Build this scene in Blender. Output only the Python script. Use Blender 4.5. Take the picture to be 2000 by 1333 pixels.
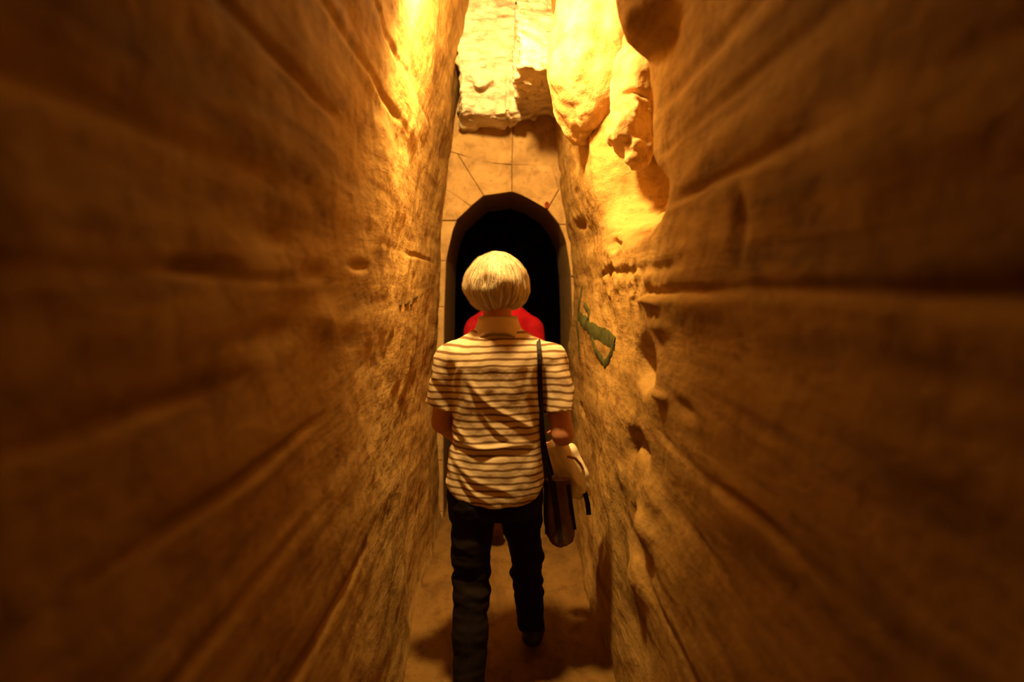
import bpy, bmesh, math, random
import numpy as np
from mathutils import Vector, Euler, Matrix

for o in list(bpy.data.objects):
    bpy.data.objects.remove(o)
scene = bpy.context.scene
COL = scene.collection

# ------------------------------------------------------------------ camera
CAM = Vector((0.0, 0.0, 1.55))
cam_data = bpy.data.cameras.new('camera')
cam_data.lens = 24.0
cam_data.sensor_width = 36.0
cam_data.clip_start = 0.02
cam_data.dof.use_dof = True
cam_data.dof.focus_distance = 2.9
cam_data.dof.aperture_fstop = 1.25
cam = bpy.data.objects.new('camera', cam_data)
COL.objects.link(cam)
cam.location = CAM
cam.rotation_euler = Euler((math.radians(90 - 4.57), 0, math.radians(-0.64)), 'XYZ')
scene.camera = cam
RM = cam.rotation_euler.to_matrix()
FPX = 24.0 / 36.0 * 2000

# ------------------------------------------------------------------ world, exposure
world = bpy.data.worlds.new('world')
scene.world = world
world.use_nodes = True
world.node_tree.nodes['Background'].inputs[0].default_value = (0, 0, 0, 1)
world.node_tree.nodes['Background'].inputs[1].default_value = 0.0
scene.view_settings.view_transform = 'Standard'
scene.view_settings.look = 'None'
scene.view_settings.gamma = 1.0
scene.view_settings.use_curve_mapping = False
scene.view_settings.exposure = 0.0
LAMP_BEAM = 350.0            # thrown forward by the bowl of the lamp
LAMP_GLOW = 24.0            # bare glow of the bulb, all round
LAMP_COLOR = (1.0, 0.60, 0.175)
LAMP_POS = Vector((-0.145, 2.32, 2.80))
LAMP_AIM = (0.04, 0.78, -0.55)
LAMP_CONE = 178.0


def ray(px, py):
    return RM @ Vector(((px - 1000) / FPX, -(py - 666.5) / FPX, -1.0))


def P(px, py, y):                       # point of the place at depth y
    d = ray(px, py)
    return CAM + d * ((y - CAM.y) / d.y)


def W(px, py, x):                       # point of the place on a side wall at x
    d = ray(px, py)
    return CAM + d * ((x - CAM.x) / d.x)


# ------------------------------------------------------------------ numeric helpers
def _hash(i, j, k, seed):
    h = (i.astype(np.int64) * 374761393 + j.astype(np.int64) * 668265263 + k.astype(np.int64) * 2147483647 + seed * 974711) & 0x7fffffff
    h = ((h ^ (h >> 13)) * 1274126177) & 0x7fffffff
    h = ((h ^ (h >> 16)) * 668265263) & 0x7fffffff
    return ((h ^ (h >> 15)) & 0xffff) / 65535.0


def vnoise(x, y, z, seed=0):
    x, y, z = np.broadcast_arrays(np.asarray(x, float), np.asarray(y, float), np.asarray(z, float))
    i, j, k = np.floor(x), np.floor(y), np.floor(z)
    f, g, h = x - i, y - j, z - k
    f, g, h = f*f*f*(f*(f*6-15)+10), g*g*g*(g*(g*6-15)+10), h*h*h*(h*(h*6-15)+10)
    i, j, k = i.astype(np.int64), j.astype(np.int64), k.astype(np.int64)
    r = 0
    for a in (0, 1):
        for b in (0, 1):
            for c in (0, 1):
                w = (f if a else 1-f) * (g if b else 1-g) * (h if c else 1-h)
                r = r + w * _hash(i+a, j+b, k+c, seed)
    return r * 2 - 1


def fbm(x, y, z, oct=4, seed=0, gain=0.5):
    r, a = 0, 1.0
    for o in range(oct):
        r = r + a * vnoise(x * 2**o, y * 2**o, z * 2**o, seed + o * 17)
        a *= gain
    return r


def sstep(a, b, x):
    t = np.clip((x - a) / (b - a), 0, 1)
    return t * t * (3 - 2 * t)


# ------------------------------------------------------------------ object helpers
def tag(o, label=None, cat=None, group=None, kind=None):
    if label: o['label'] = label
    if cat: o['category'] = cat
    if group: o['group'] = group
    if kind: o['kind'] = kind
    return o


def empty(name, loc, rz=0):
    o = bpy.data.objects.new(name, None)
    o.empty_display_size = 0.1
    COL.objects.link(o)
    o.location = loc
    o.rotation_euler = (0, 0, rz)
    return o


def mesh_obj(name, verts, faces, material, parent=None, smooth=True, origin=None):
    """verts in place coordinates; stored relative to the parent's (or given) origin"""
    v = np.asarray(verts, float)
    root = parent
    off = Vector((0, 0, 0))
    while root is not None:
        off += root.location
        root = root.parent
    loc = Vector((0, 0, 0))
    if origin is not None:
        loc = Vector(origin) - off
    v = v - np.array(off + loc)
    me = bpy.data.meshes.new(name)
    if isinstance(faces, np.ndarray):
        n = len(faces); k = faces.shape[1]
        me.vertices.add(len(v)); me.vertices.foreach_set('co', v.astype(np.float32).ravel())
        me.loops.add(n * k); me.loops.foreach_set('vertex_index', faces.astype(np.int32).ravel())
        me.polygons.add(n); me.polygons.foreach_set('loop_start', np.arange(0, n * k, k, dtype=np.int32))
        me.update(calc_edges=True)
    else:
        me.from_pydata([tuple(p) for p in v], [], faces)
    me.polygons.foreach_set('use_smooth', np.full(len(me.polygons), smooth))
    me.materials.append(material)
    me.update()
    o = bpy.data.objects.new(name, me)
    COL.objects.link(o)
    o.location = loc
    if parent is not None:
        o.parent = parent
    return o


def bm_obj(name, bm, material, parent=None, smooth=False, origin=None):
    bm.verts.ensure_lookup_table()
    bm.verts.index_update()
    bmesh.ops.recalc_face_normals(bm, faces=bm.faces)
    v = [p.co.copy() for p in bm.verts]
    f = [[q.index for q in fc.verts] for fc in bm.faces]
    bm.free()
    return mesh_obj(name, v, f, material, parent, smooth, origin)


def grid_obj(name, PX, PY, PZ, material, parent=None, flip=False):
    n, m = PX.shape
    v = np.stack([PX, PY, PZ], -1).reshape(-1, 3)
    a = (np.arange(n - 1)[:, None] * m + np.arange(m - 1)[None, :]).ravel()
    q = np.stack([a, a + m, a + m + 1, a + 1], 1)
    if flip:
        q = q[:, ::-1]
    return mesh_obj(name, v, np.ascontiguousarray(q), material, parent)


# ------------------------------------------------------------------ signed-distance modelling
class Field:
    def __init__(s, lo, hi, h):
        s.lo = np.array(lo, float); s.h = h
        s.n = np.ceil((np.array(hi) - s.lo) / h).astype(int) + 1
        s.F = np.full(s.n, 0.25)
        s.ax = [s.lo[i] + h * np.arange(s.n[i]) for i in range(3)]

    def _sub(s, lo, hi):
        sl = []
        for i in range(3):
            a = max(0, int((lo[i] - s.lo[i]) / s.h) - 1)
            b = min(s.n[i], int((hi[i] - s.lo[i]) / s.h) + 3)
            sl.append(slice(a, max(a, b)))
        X, Y, Z = np.meshgrid(s.ax[0][sl[0]], s.ax[1][sl[1]], s.ax[2][sl[2]], indexing='ij', sparse=True)
        return tuple(sl), X, Y, Z

    def add(s, lo, hi, fn, k=0.02):
        sl, X, Y, Z = s._sub(lo, hi)
        d = fn(X, Y, Z)
        A = s.F[sl]
        if k > 0:
            hh = np.clip(0.5 + 0.5 * (A - d) / k, 0, 1)
            s.F[sl] = A * (1 - hh) + d * hh - k * hh * (1 - hh)
        else:
            s.F[sl] = np.minimum(A, d)

    def cap(s, a, b, ra, rb, k=0.02, flat=None):
        """tapered capsule; flat=(axis, factor) squashes along an axis"""
        a = np.array(a, float); b = np.array(b, float)
        m = max(ra, rb) * 1.3 + k + 0.06
        lo = np.minimum(a, b) - m; hi = np.maximum(a, b) + m
        ab = b - a; L = max(1e-9, (ab**2).sum())

        def fn(X, Y, Z):
            t = np.clip(((X-a[0])*ab[0] + (Y-a[1])*ab[1] + (Z-a[2])*ab[2]) / L, 0, 1)
            dx, dy, dz = X-a[0]-t*ab[0], Y-a[1]-t*ab[1], Z-a[2]-t*ab[2]
            if flat is not None:
                q = [dx, dy, dz]; q[flat[0]] = q[flat[0]] * flat[1]; dx, dy, dz = q
            return np.sqrt(dx*dx+dy*dy+dz*dz) - (ra + (rb-ra)*t)
        s.add(lo, hi, fn, k)

    def chain(s, pts, rad, k=0.02, flat=None):
        for i in range(len(pts)-1):
            s.cap(pts[i], pts[i+1], rad[i], rad[i+1], k, flat)

    def ell(s, c, r, k=0.02, p=2.0):
        c = np.array(c, float); r = np.array(r, float)
        m = k + 0.06

        def fn(X, Y, Z):
            q = (np.abs((X-c[0])/r[0])**p + np.abs((Y-c[1])/r[1])**p + np.abs((Z-c[2])/r[2])**p)**(1/p)
            return (q - 1) * r.min()
        s.add(c-r-m, c+r+m, fn, k)

    def stack(s, table, k=0.02, p=2.4):
        """table rows: z, cx, cy, half width, half depth"""
        T = np.array(sorted(table), float)
        m = k + 0.06
        lo = (T[:, 1]-T[:, 3]).min()-m, (T[:, 2]-T[:, 4]).min()-m, T[0, 0]-m
        hi = (T[:, 1]+T[:, 3]).max()+m, (T[:, 2]+T[:, 4]).max()+m, T[-1, 0]+m

        def fn(X, Y, Z):
            g = [np.interp(Z, T[:, 0], T[:, i]) for i in range(1, 5)]
            q = (np.abs((X-g[0])/g[2])**p + np.abs((Y-g[1])/g[3])**p)**(1/p)
            d = (q - 1) * np.minimum(g[2], g[3])
            e = np.maximum(T[0, 0]-Z, Z-T[-1, 0])
            return np.maximum(d, e)
        s.add(lo, hi, fn, k)

    def cut(s, fn):                      # keep where fn < 0
        X, Y, Z = np.meshgrid(*s.ax, indexing='ij', sparse=True)
        s.F = np.maximum(s.F, fn(X, Y, Z))

    def warp(s, fn):
        X, Y, Z = np.meshgrid(*s.ax, indexing='ij')
        near = np.abs(s.F) < 0.06
        s.F[near] += fn(X[near], Y[near], Z[near])

    def value(s, p):
        i = [(p[k]-s.lo[k])/s.h for k in range(3)]
        b = [min(max(int(q), 0), s.n[k]-2) for k, q in enumerate(i)]
        f = [min(max(q-bb, 0), 1) for q, bb in zip(i, b)]
        r = 0
        for a in (0, 1):
            for c in (0, 1):
                for e in (0, 1):
                    r += (f[0] if a else 1-f[0])*(f[1] if c else 1-f[1])*(f[2] if e else 1-f[2])*s.F[b[0]+a, b[1]+c, b[2]+e]
        return r

    def mesh(s):
        F = s.F
        for i in range(3):               # close at the borders
            for e in (0, -1):
                sl = [slice(None)]*3; sl[i] = e
                F[tuple(sl)] = np.maximum(F[tuple(sl)], 0.001)
        S = F < 0
        n = F.shape
        cnt = np.zeros([q-1 for q in n], np.int8)
        for a in (0, 1):
            for b in (0, 1):
                for c in (0, 1):
                    cnt += S[a:n[0]-1+a, b:n[1]-1+b, c:n[2]-1+c]
        act = (cnt > 0) & (cnt < 8)
        idx = np.full(act.shape, -1, np.int64)
        C = np.argwhere(act)
        idx[act] = np.arange(len(C))
        pos = np.zeros((len(C), 3)); num = np.zeros(len(C))
        corners = [(0,0,0),(1,0,0),(0,1,0),(1,1,0),(0,0,1),(1,0,1),(0,1,1),(1,1,1)]
        V = [F[C[:,0]+c[0], C[:,1]+c[1], C[:,2]+c[2]] for c in corners]
        for e, (i, j) in enumerate([(0,1),(2,3),(4,5),(6,7),(0,2),(1,3),(4,6),(5,7),(0,4),(1,5),(2,6),(3,7)]):
            m = (V[i] < 0) != (V[j] < 0)
            t = V[i][m] / (V[i][m] - V[j][m])
            a, b = np.array(corners[i]), np.array(corners[j])
            pos[m] += a + t[:, None] * (b - a)
            num[m] += 1
        v = s.lo + s.h * (C + pos / num[:, None])
        quads = []
        for ax in range(3):
            o1, o2 = (ax+1) % 3, (ax+2) % 3
            sa = [slice(0, n[0]), slice(0, n[1]), slice(0, n[2])]
            sb = list(sa)
            sa[ax] = slice(0, n[ax]-1); sb[ax] = slice(1, n[ax])
            A, B = S[tuple(sa)], S[tuple(sb)]
            E = np.argwhere(A != B)
            E = E[(E[:, o1] > 0) & (E[:, o2] > 0) & (E[:, o1] < n[o1]-1) & (E[:, o2] < n[o2]-1)]
            fl = A[E[:, 0], E[:, 1], E[:, 2]]
            def cell(d1, d2):
                q = E.copy(); q[:, o1] -= d1; q[:, o2] -= d2
                return idx[q[:, 0], q[:, 1], q[:, 2]]
            q = np.stack([cell(1, 1), cell(0, 1), cell(0, 0), cell(1, 0)], 1)
            q[~fl] = q[~fl][:, ::-1]
            quads.append(q)
        q = np.concatenate(quads)
        q = q[(q >= 0).all(1)]
        return v, np.ascontiguousarray(q)

    def obj(s, name, material, parent=None, origin=None):
        v, q = s.mesh()
        return mesh_obj(name, v, q, material, parent, True, origin)


# ------------------------------------------------------------------ materials
def new_mat(name):
    m = bpy.data.materials.new(name)
    m.use_nodes = True
    nt = m.node_tree
    b = nt.nodes['Principled BSDF']
    return m, nt, b


def ramp(nt, fac, stops):
    r = nt.nodes.new('ShaderNodeValToRGB')
    els = r.color_ramp.elements
    while len(els) < len(stops): els.new(0.5)
    for e, (p, c) in zip(els, stops):
        e.position = p; e.color = (c[0], c[1], c[2], 1)
    nt.links.new(fac, r.inputs[0])
    return r.outputs[0]


def coords(nt, scale=(1, 1, 1)):
    tc = nt.nodes.new('ShaderNodeTexCoord')
    mp = nt.nodes.new('ShaderNodeMapping')
    mp.inputs['Scale'].default_value = scale
    nt.links.new(tc.outputs['Object'], mp.inputs['Vector'])
    return mp.outputs[0]


def noise(nt, vec, scale, detail=5, rough=0.55, dist=0.0):
    n = nt.nodes.new('ShaderNodeTexNoise')
    n.inputs['Scale'].default_value = scale
    n.inputs['Detail'].default_value = detail
    n.inputs['Roughness'].default_value = rough
    n.inputs['Distortion'].default_value = dist
    nt.links.new(vec, n.inputs['Vector'])
    return n.outputs[0]


def math_node(nt, op, a, b=None):
    n = nt.nodes.new('ShaderNodeMath'); n.operation = op
    for i, q in enumerate((a, b)):
        if q is None: continue
        if isinstance(q, (int, float)): n.inputs[i].default_value = q
        else: nt.links.new(q, n.inputs[i])
    return n.outputs[0]


def mix(nt, fac, a, b, blend='MIX'):
    n = nt.nodes.new('ShaderNodeMix'); n.data_type = 'RGBA'; n.blend_type = blend
    for s, q in ((n.inputs[0], fac), (n.inputs[6], a), (n.inputs[7], b)):
        if isinstance(q, (int, float)): s.default_value = q
        elif isinstance(q, tuple): s.default_value = (*q, 1)
        else: nt.links.new(q, s)
    return n.outputs[2]


def rock_mat(name, dark, mid, light, stretch=(1, 0.16, 1.6), bump=0.5, fine=38, streak=7.0, rough=0.9):
    m, nt, b = new_mat(name)
    v1 = coords(nt, stretch)
    v2 = coords(nt, (1, 0.7, 1))
    big = noise(nt, v1, streak, 6, 0.6, 0.35)
    sm = noise(nt, v2, 9, 7, 0.65, 0.2)
    spots = noise(nt, v2, fine, 4, 0.6)
    base = ramp(nt, big, [(0.34, dark), (0.5, mid), (0.68, light)])
    mot = ramp(nt, sm, [(0.30, (0.62, 0.56, 0.5)), (0.48, (1, 1, 1)), (0.8, (1.0, 1.0, 1.0))])
    c = mix(nt, 1.0, base, mot, 'MULTIPLY')
    pits = ramp(nt, spots, [(0.30, (0.66, 0.6, 0.52)), (0.42, (1, 1, 1))])
    c = mix(nt, 0.6, c, pits, 'MULTIPLY')
    nt.links.new(c, b.inputs['Base Color'])
    b.inputs['Roughness'].default_value = rough
    b.inputs['Specular IOR Level'].default_value = 0.15
    h = math_node(nt, 'ADD', math_node(nt, 'MULTIPLY', big, 0.5), math_node(nt, 'ADD', math_node(nt, 'MULTIPLY', sm, 0.7), math_node(nt, 'MULTIPLY', spots, 0.18)))
    bp = nt.nodes.new('ShaderNodeBump')
    bp.inputs['Strength'].default_value = bump
    bp.inputs['Distance'].default_value = 0.03
    nt.links.new(h, bp.inputs['Height'])
    nt.links.new(bp.outputs[0], b.inputs['Normal'])
    return m


def plain_mat(name, col, rough=0.7, spec=0.3, var=0.25, scale=25, bump=0.15, stretch=(1, 1, 1), metal=0.0, dist=0.004):
    m, nt, b = new_mat(name)
    v = coords(nt, stretch)
    n = noise(nt, v, scale, 5, 0.6)
    lo = tuple(c * (1 - var) for c in col); hi = tuple(min(1, c * (1 + var)) for c in col)
    nt.links.new(ramp(nt, n, [(0.3, lo), (0.7, hi)]), b.inputs['Base Color'])
    b.inputs['Roughness'].default_value = rough
    b.inputs['Specular IOR Level'].default_value = spec
    b.inputs['Metallic'].default_value = metal
    bp = nt.nodes.new('ShaderNodeBump')
    bp.inputs['Strength'].default_value = bump; bp.inputs['Distance'].default_value = dist
    nt.links.new(n, bp.inputs['Height']); nt.links.new(bp.outputs[0], b.inputs['Normal'])
    return m


M = {}
M['wall_l'] = rock_mat('sandstone_left', (0.27, 0.155, 0.047), (0.42, 0.26, 0.085), (0.51, 0.335, 0.125))
M['wall_r'] = rock_mat('sandstone_right', (0.25, 0.145, 0.042), (0.40, 0.245, 0.077), (0.49, 0.32, 0.115), bump=0.6)
M['outcrop'] = rock_mat('outcrop_rock', (0.36, 0.22, 0.085), (0.54, 0.35, 0.15), (0.64, 0.45, 0.21), stretch=(1, 1, 1), bump=0.6)
M['lintel'] = rock_mat('grey_lintel_rock', (0.42, 0.34, 0.24), (0.76, 0.66, 0.50), (0.86, 0.77, 0.62), stretch=(0.6, 1, 2.2), bump=0.9, streak=10)
M['stone'] = rock_mat('arch_stone', (0.28, 0.17, 0.075), (0.42, 0.265, 0.115), (0.48, 0.32, 0.15), stretch=(1, 1, 1), bump=0.45)
M['mortar'] = plain_mat('mortar', (0.24, 0.15, 0.07), 0.95, 0.1)
M['chamber_shade'] = rock_mat('chamber_shade_rock', (0.05, 0.03, 0.015), (0.09, 0.055, 0.025), (0.14, 0.09, 0.04), stretch=(1, 1, 1))  # darkness behind the arch put into the rock colour
M['floor'] = rock_mat('trodden_floor', (0.15, 0.08, 0.024), (0.21, 0.115, 0.034), (0.25, 0.14, 0.042), stretch=(1, 0.35, 1), bump=0.25)
M['skin'] = plain_mat('skin', (0.52, 0.23, 0.13), 0.55, 0.35, 0.12, 30, 0.08)
M['trousers'] = plain_mat('dark_trousers', (0.010, 0.005, 0.004), 0.85, 0.15, 0.3, 60, 0.2)
M['shoe'] = plain_mat('black_shoe', (0.012, 0.009, 0.008), 0.5, 0.4)
M['red'] = plain_mat('red_shirt', (0.30, 0.001, 0.010), 0.8, 0.2, 0.15, 12, 0.2)
M['brown_hair'] = plain_mat('brown_hair', (0.09, 0.045, 0.02), 0.5, 0.4, 0.4, 40, 0.5, (1, 1, 0.15))
M['strap'] = plain_mat('black_strap', (0.01, 0.007, 0.006), 0.6, 0.3)
M['leather'] = plain_mat('brown_leather', (0.13, 0.062, 0.03), 0.5, 0.4, 0.3, 30, 0.2)
M['cloth'] = plain_mat('white_cloth', (0.78, 0.68, 0.50), 0.8, 0.2, 0.08, 10, 0.2)
M['green_paint'] = plain_mat('green_paint', (0.075, 0.08, 0.026), 0.9, 0.1, 0.4, 18, 0.2)
M['black_paint'] = plain_mat('black_paint', (0.10, 0.06, 0.025), 0.9, 0.1, 0.4, 18, 0.2)
M['red_paint'] = plain_mat('red_paint', (0.20, 0.035, 0.015), 0.9, 0.1, 0.3, 30, 0.2)
M['metal'] = plain_mat('lamp_metal', (0.10, 0.09, 0.08), 0.5, 0.5, 0.2, 40, 0.1, metal=0.6)
M['red_shoe'] = plain_mat('reddish_shoe', (0.16, 0.05, 0.025), 0.6, 0.3)
M['rope'] = plain_mat('tan_cord', (0.42, 0.24, 0.08), 0.7, 0.2)


def hair_mat():
    m, nt, b = new_mat('silver_blonde_hair')
    v = coords(nt, (1, 1, 0.10))
    n = noise(nt, v, 60, 4, 0.6, 0.4)
    nt.links.new(ramp(nt, n, [(0.3, (0.48, 0.37, 0.23)), (0.55, (0.66, 0.54, 0.37)), (0.75, (0.80, 0.68, 0.50))]), b.inputs['Base Color'])
    b.inputs['Roughness'].default_value = 0.5
    b.inputs['Specular IOR Level'].default_value = 0.3
    bp = nt.nodes.new('ShaderNodeBump'); bp.inputs['Strength'].default_value = 0.5; bp.inputs['Distance'].default_value = 0.006
    nt.links.new(n, bp.inputs['Height']); nt.links.new(bp.outputs[0], b.inputs['Normal'])
    return m


def shirt_mat(period=0.0255, phase=0.0):
    m, nt, b = new_mat('striped_shirt_cloth')
    tc = nt.nodes.new('ShaderNodeTexCoord')
    sp = nt.nodes.new('ShaderNodeSeparateXYZ')
    nt.links.new(tc.outputs['Object'], sp.inputs[0])
    n = noise(nt, tc.outputs['Object'], 6, 3, 0.5)
    w = math_node(nt, 'MULTIPLY', math_node(nt, 'SUBTRACT', n, 0.5), 0.035)
    z = math_node(nt, 'ADD', sp.outputs[2], w)
    fr = math_node(nt, 'FRACT', math_node(nt, 'ADD', math_node(nt, 'DIVIDE', z, period), phase))
    cream = (0.74, 0.60, 0.42); brown = (0.22, 0.125, 0.06)
    c = ramp(nt, fr, [(0.0, brown), (0.24, brown), (0.34, cream), (0.90, cream), (1.0, brown)])
    nt.links.new(c, b.inputs['Base Color'])
    b.inputs['Roughness'].default_value = 0.8
    b.inputs['Specular IOR Level'].default_value = 0.15
    f = noise(nt, tc.outputs['Object'], 14, 4, 0.5)
    bp = nt.nodes.new('ShaderNodeBump'); bp.inputs['Strength'].default_value = 0.25; bp.inputs['Distance'].default_value = 0.02
    nt.links.new(f, bp.inputs['Height']); nt.links.new(bp.outputs[0], b.inputs['Normal'])
    return m


M['hair'] = hair_mat()
M['shirt'] = shirt_mat()
M['collar'] = plain_mat('collar_cloth', (0.60, 0.47, 0.32), 0.8, 0.15, 0.1, 15, 0.15)


# ------------------------------------------------------------------ the passage
def left_x(Y, Z):
    b = np.interp(Z, [0, 0.12, 0.6, 1.1, 1.6, 2.1, 2.57, 3.2, 3.7], [-0.41, -0.43, -0.445, -0.44, -0.42, -0.385, -0.315, -0.18, -0.09])
    far = sstep(1.3, 2.6, Y)
    st = fbm(Y*0.55, Z*5.0, 0.3, 4, 3)                 # long tool marks and bedding
    iso = fbm(Y*2.6, Z*3.2, 1.7, 5, 11)
    b = b + (0.006+0.007*sstep(1.0, 1.7, Z))*st*(1-0.45*far) + (0.006+0.010*far)*iso
    for z0, w, d, y0, y1, sd in [(1.95, .010, .014, .6, 2.5, 1), (2.15, .012, .018, 1.0, 2.6, 2), (1.735, .014, .012, .3, 1.4, 3),
                                 (1.572, .008, .012, .2, 1.35, 4), (1.40, .012, .012, .2, 1.1, 5), (1.232, .010, .016, .8, 1.5, 6),
                                 (1.02, .016, .018, .6, 1.5, 7), (0.72, .02, .016, .8, 2.2, 8), (1.69, .008, .010, 2.2, 3.9, 9), (2.32, .010, .012, 1.9, 3.4, 10)]:
        wob = 0.014*vnoise(Y*1.7, sd*3.1, 0.5, 5+sd)
        e = sstep(y0-.2, y0+.2, Y)*(1-sstep(y1-.25, y1+.25, Y))*(0.55+0.6*vnoise(Y*2.2, sd, 4.0, 8))
        b = b - 1.15*np.maximum(e, 0)*d*np.exp(-((Z-z0-wob)/w)**2)
    for px, py, sy, sz, d in [(400, 524, .10, .008, .03), (545, 470, .16, .035, .014), (590, 600, .14, .045, .012), (620, 535, .10, .018, .014),
                              (640, 620, .12, .03, -.02), (560, 650, .14, .03, .02), (700, 520, .10, .012, .02)]:
        q = W(px, py, -0.42)
        b = b - d*np.exp(-((Y-q.y)/sy)**2-((Z-q.z)/sz)**2)*(1+0.5*iso)
    return b


NICHE_Y0 = 2.06


def right_x(Y, Z):
    near = np.interp(Z, [0, 0.15, 0.5, 1.0, 1.55, 1.9, 2.2, 2.6, 3.2, 3.7], [0.43, 0.445, 0.455, 0.46, 0.445, 0.44, 0.43, 0.37, 0.27, 0.20])
    farx = np.interp(Z, [0, 0.5, 1.0, 1.55, 1.85, 2.1, 2.4, 2.8, 3.2, 3.7], [0.42, 0.43, 0.44, 0.445, 0.42, 0.375, 0.335, 0.29, 0.25, 0.18])
    b = near + (farx-near)*sstep(2.1, 2.9, Y)
    far = sstep(1.3, 2.4, Y)
    st = fbm(Y*0.55, Z*5.0, 7.3, 4, 23)
    iso = fbm(Y*2.4, Z*3.0, 4.7, 5, 31)
    b = b - (0.008+0.008*sstep(1.0, 1.6, Z))*st*(1-0.4*far) - (0.006+0.014*far)*iso
    # the niche: a deep recess whose far face looks back at the viewer
    wob = 0.05*vnoise(Z*4, 0.2, 0.1, 77)
    rec = sstep(NICHE_Y0, NICHE_Y0+0.07, Y+0.6*wob)*(1-sstep(2.62+wob, 2.98+wob, Y))
    up = sstep(1.70, 1.96, Z+0.05*iso)
    b = b + rec*up*(0.30+0.03*iso)
    # the overhanging boulder on the near edge
    b = b - 0.10*sstep(2.20, 2.27, Z)*np.exp(-((Y-1.92)/0.20)**2)*(1-sstep(2.6, 2.9, Z))
    b = b + 0.025*np.exp(-((Y-1.86)/0.10)**2-((Z-2.20)/0.035)**2)
    for z0, w, d, y0, y1, sd in [(1.77, .014, .026, .3, 1.75, 1), (1.925, .012, .014, .6, 1.9, 2), (1.535, .014, .018, .4, 2.2, 3), (1.31, .012, .022, .3, 1.0, 4),
                                 (0.945, .014, .05, 1.38, 1.72, 5), (1.12, .014, .016, .6, 2.0, 6), (0.62, .02, .02, .8, 2.2, 7), (2.05, .02, .018, .7, 1.9, 8), (1.60, .014, .012, 1.8, 3.4, 9)]:
        wb = 0.016*vnoise(Y*1.8, sd*2.7, 0.9, 55+sd)
        e = sstep(y0-.15, y0+.15, Y)*(1-sstep(y1-.15, y1+.15, Y))*(0.6+0.6*vnoise(Y*2.4, sd, 2.0, 58))
        b = b + 1.15*np.maximum(e, 0)*d*np.exp(-((Z-z0-wb)/w)**2)
    # hollows (+) and ridges (-) : pixel on the wall, extent along, extent up, depth
    for px, py, sy, sz, d in [(1252, 715, .13, .060, .10), (1262, 690, .06, .028, .06), (1240, 868, .09, .035, .06), (1228, 880, .05, .05, .035),
                              (1145, 440, .16, .026, .045), (1205, 478, .09, .018, .05), (1240, 462, .08, .014, .04), (1250, 400, .26, .075, .15),
                              (1260, 1040, .16, .055, -.045), (1250, 1130, .14, .05, -.05), (1262, 960, .12, .05, -.03), (1245, 1010, .07, .03, .03),
                              (1275, 590, .16, .02, -.025), (1290, 640, .10, .02, -.012), (1450, 430, .035, .06, .016), (1140, 800, .14, .02, .03),
                              (1115, 350, .2, .02, .04), (1330, 800, .10, .02, .02), (1290, 775, .06, .012, -.02)]:
        q = W(px, py, 0.445)
        b = b + d*np.exp(-((Y-q.y)/sy)**2-((Z-q.z)/sz)**2)*(1+0.45*iso)
    # crumbly band of small pits along the middle of the wall
    band = np.exp(-((Z-1.54)/0.07)**2)*sstep(1.6, 2.0, Y)*(1-sstep(2.9, 3.3, Y))
    b = b + 0.016*band*fbm(Y*9, Z*12, 3.3, 3, 91)
    return b


def axis(*segs):
    out = []
    for a, b, s in segs:
        out.append(np.arange(a, b - 1e-6, s))
    out.append(np.array([segs[-1][1]]))
    return np.concatenate(out)


ys = axis((-2.6, 0.1, 0.10), (0.1, 0.5, 0.03), (0.5, 1.8, 0.012), (1.8, 3.1, 0.0085), (3.1, 4.56, 0.012))
zs = axis((-0.06, 0.5, 0.016), (0.5, 2.9, 0.0095), (2.9, 3.7, 0.03))
Y, Z = np.meshgrid(ys, zs, indexing='ij')

wl = grid_obj('wall_left', left_x(Y, Z), Y, Z, M['wall_l'])
tag(wl, 'lamp-lit sandstone wall with long horizontal cracks, left of the walker', None, None, 'structure')

RX = right_x(Y, Z)
jit = 0.012*sstep(1.9, 2.2, Y)
wr = grid_obj('wall_right', RX, Y + jit*fbm(RX*14, Y*9, Z*9, 3, 41), Z + jit*fbm(RX*14, Y*9, Z*9, 3, 43), M['wall_r'], flip=True)
tag(wr, 'rough pitted sandstone wall with hollows and green paint, right of the walker', None, None, 'structure')

xs = np.linspace(-0.75, 0.85, 110)
yf = axis((-2.6, 0.4, 0.12), (0.4, 4.6, 0.02), (4.6, 9.2, 0.12))
Xf, Yf = np.meshgrid(xs, yf, indexing='ij')
Zf = 0.008*fbm(Xf*3, Yf*1.6, 0.2, 4, 61) + 0.05*(sstep(0.36, 0.55, Xf) + sstep(0.34, 0.55, -Xf))
fl = grid_obj('floor', Xf, Yf, Zf, M['floor'], flip=True)
tag(fl, 'smooth trodden brown floor of the narrow passage', None, None, 'structure')

xc = np.linspace(-0.5, 0.6, 60)
yc = axis((-2.6, 1.0, 0.1), (1.0, 4.6, 0.03))
Xc, Yc = np.meshgrid(xc, yc, indexing='ij')
Zc = 3.50 + 0.06*fbm(Xc*4, Yc*2.5, 0.8, 4, 71)
ce = grid_obj('ceiling', Xc, Yc, Zc, M['wall_l'])
tag(ce, 'rough rock ceiling high above the passage', None, None, 'structure')

bx = np.linspace(-0.6, 0.7, 30); bz = np.linspace(-0.1, 3.6, 60)
Xb, Zb = np.meshgrid(bx, bz, indexing='ij')
wb_ = grid_obj('wall_back', Xb, -2.55 + 0.04*fbm(Xb*3, Zb*3, 0.4, 4, 81), Zb, M['wall_l'])
tag(wb_, 'rock wall closing the passage behind the viewer', None, None, 'structure')


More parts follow.
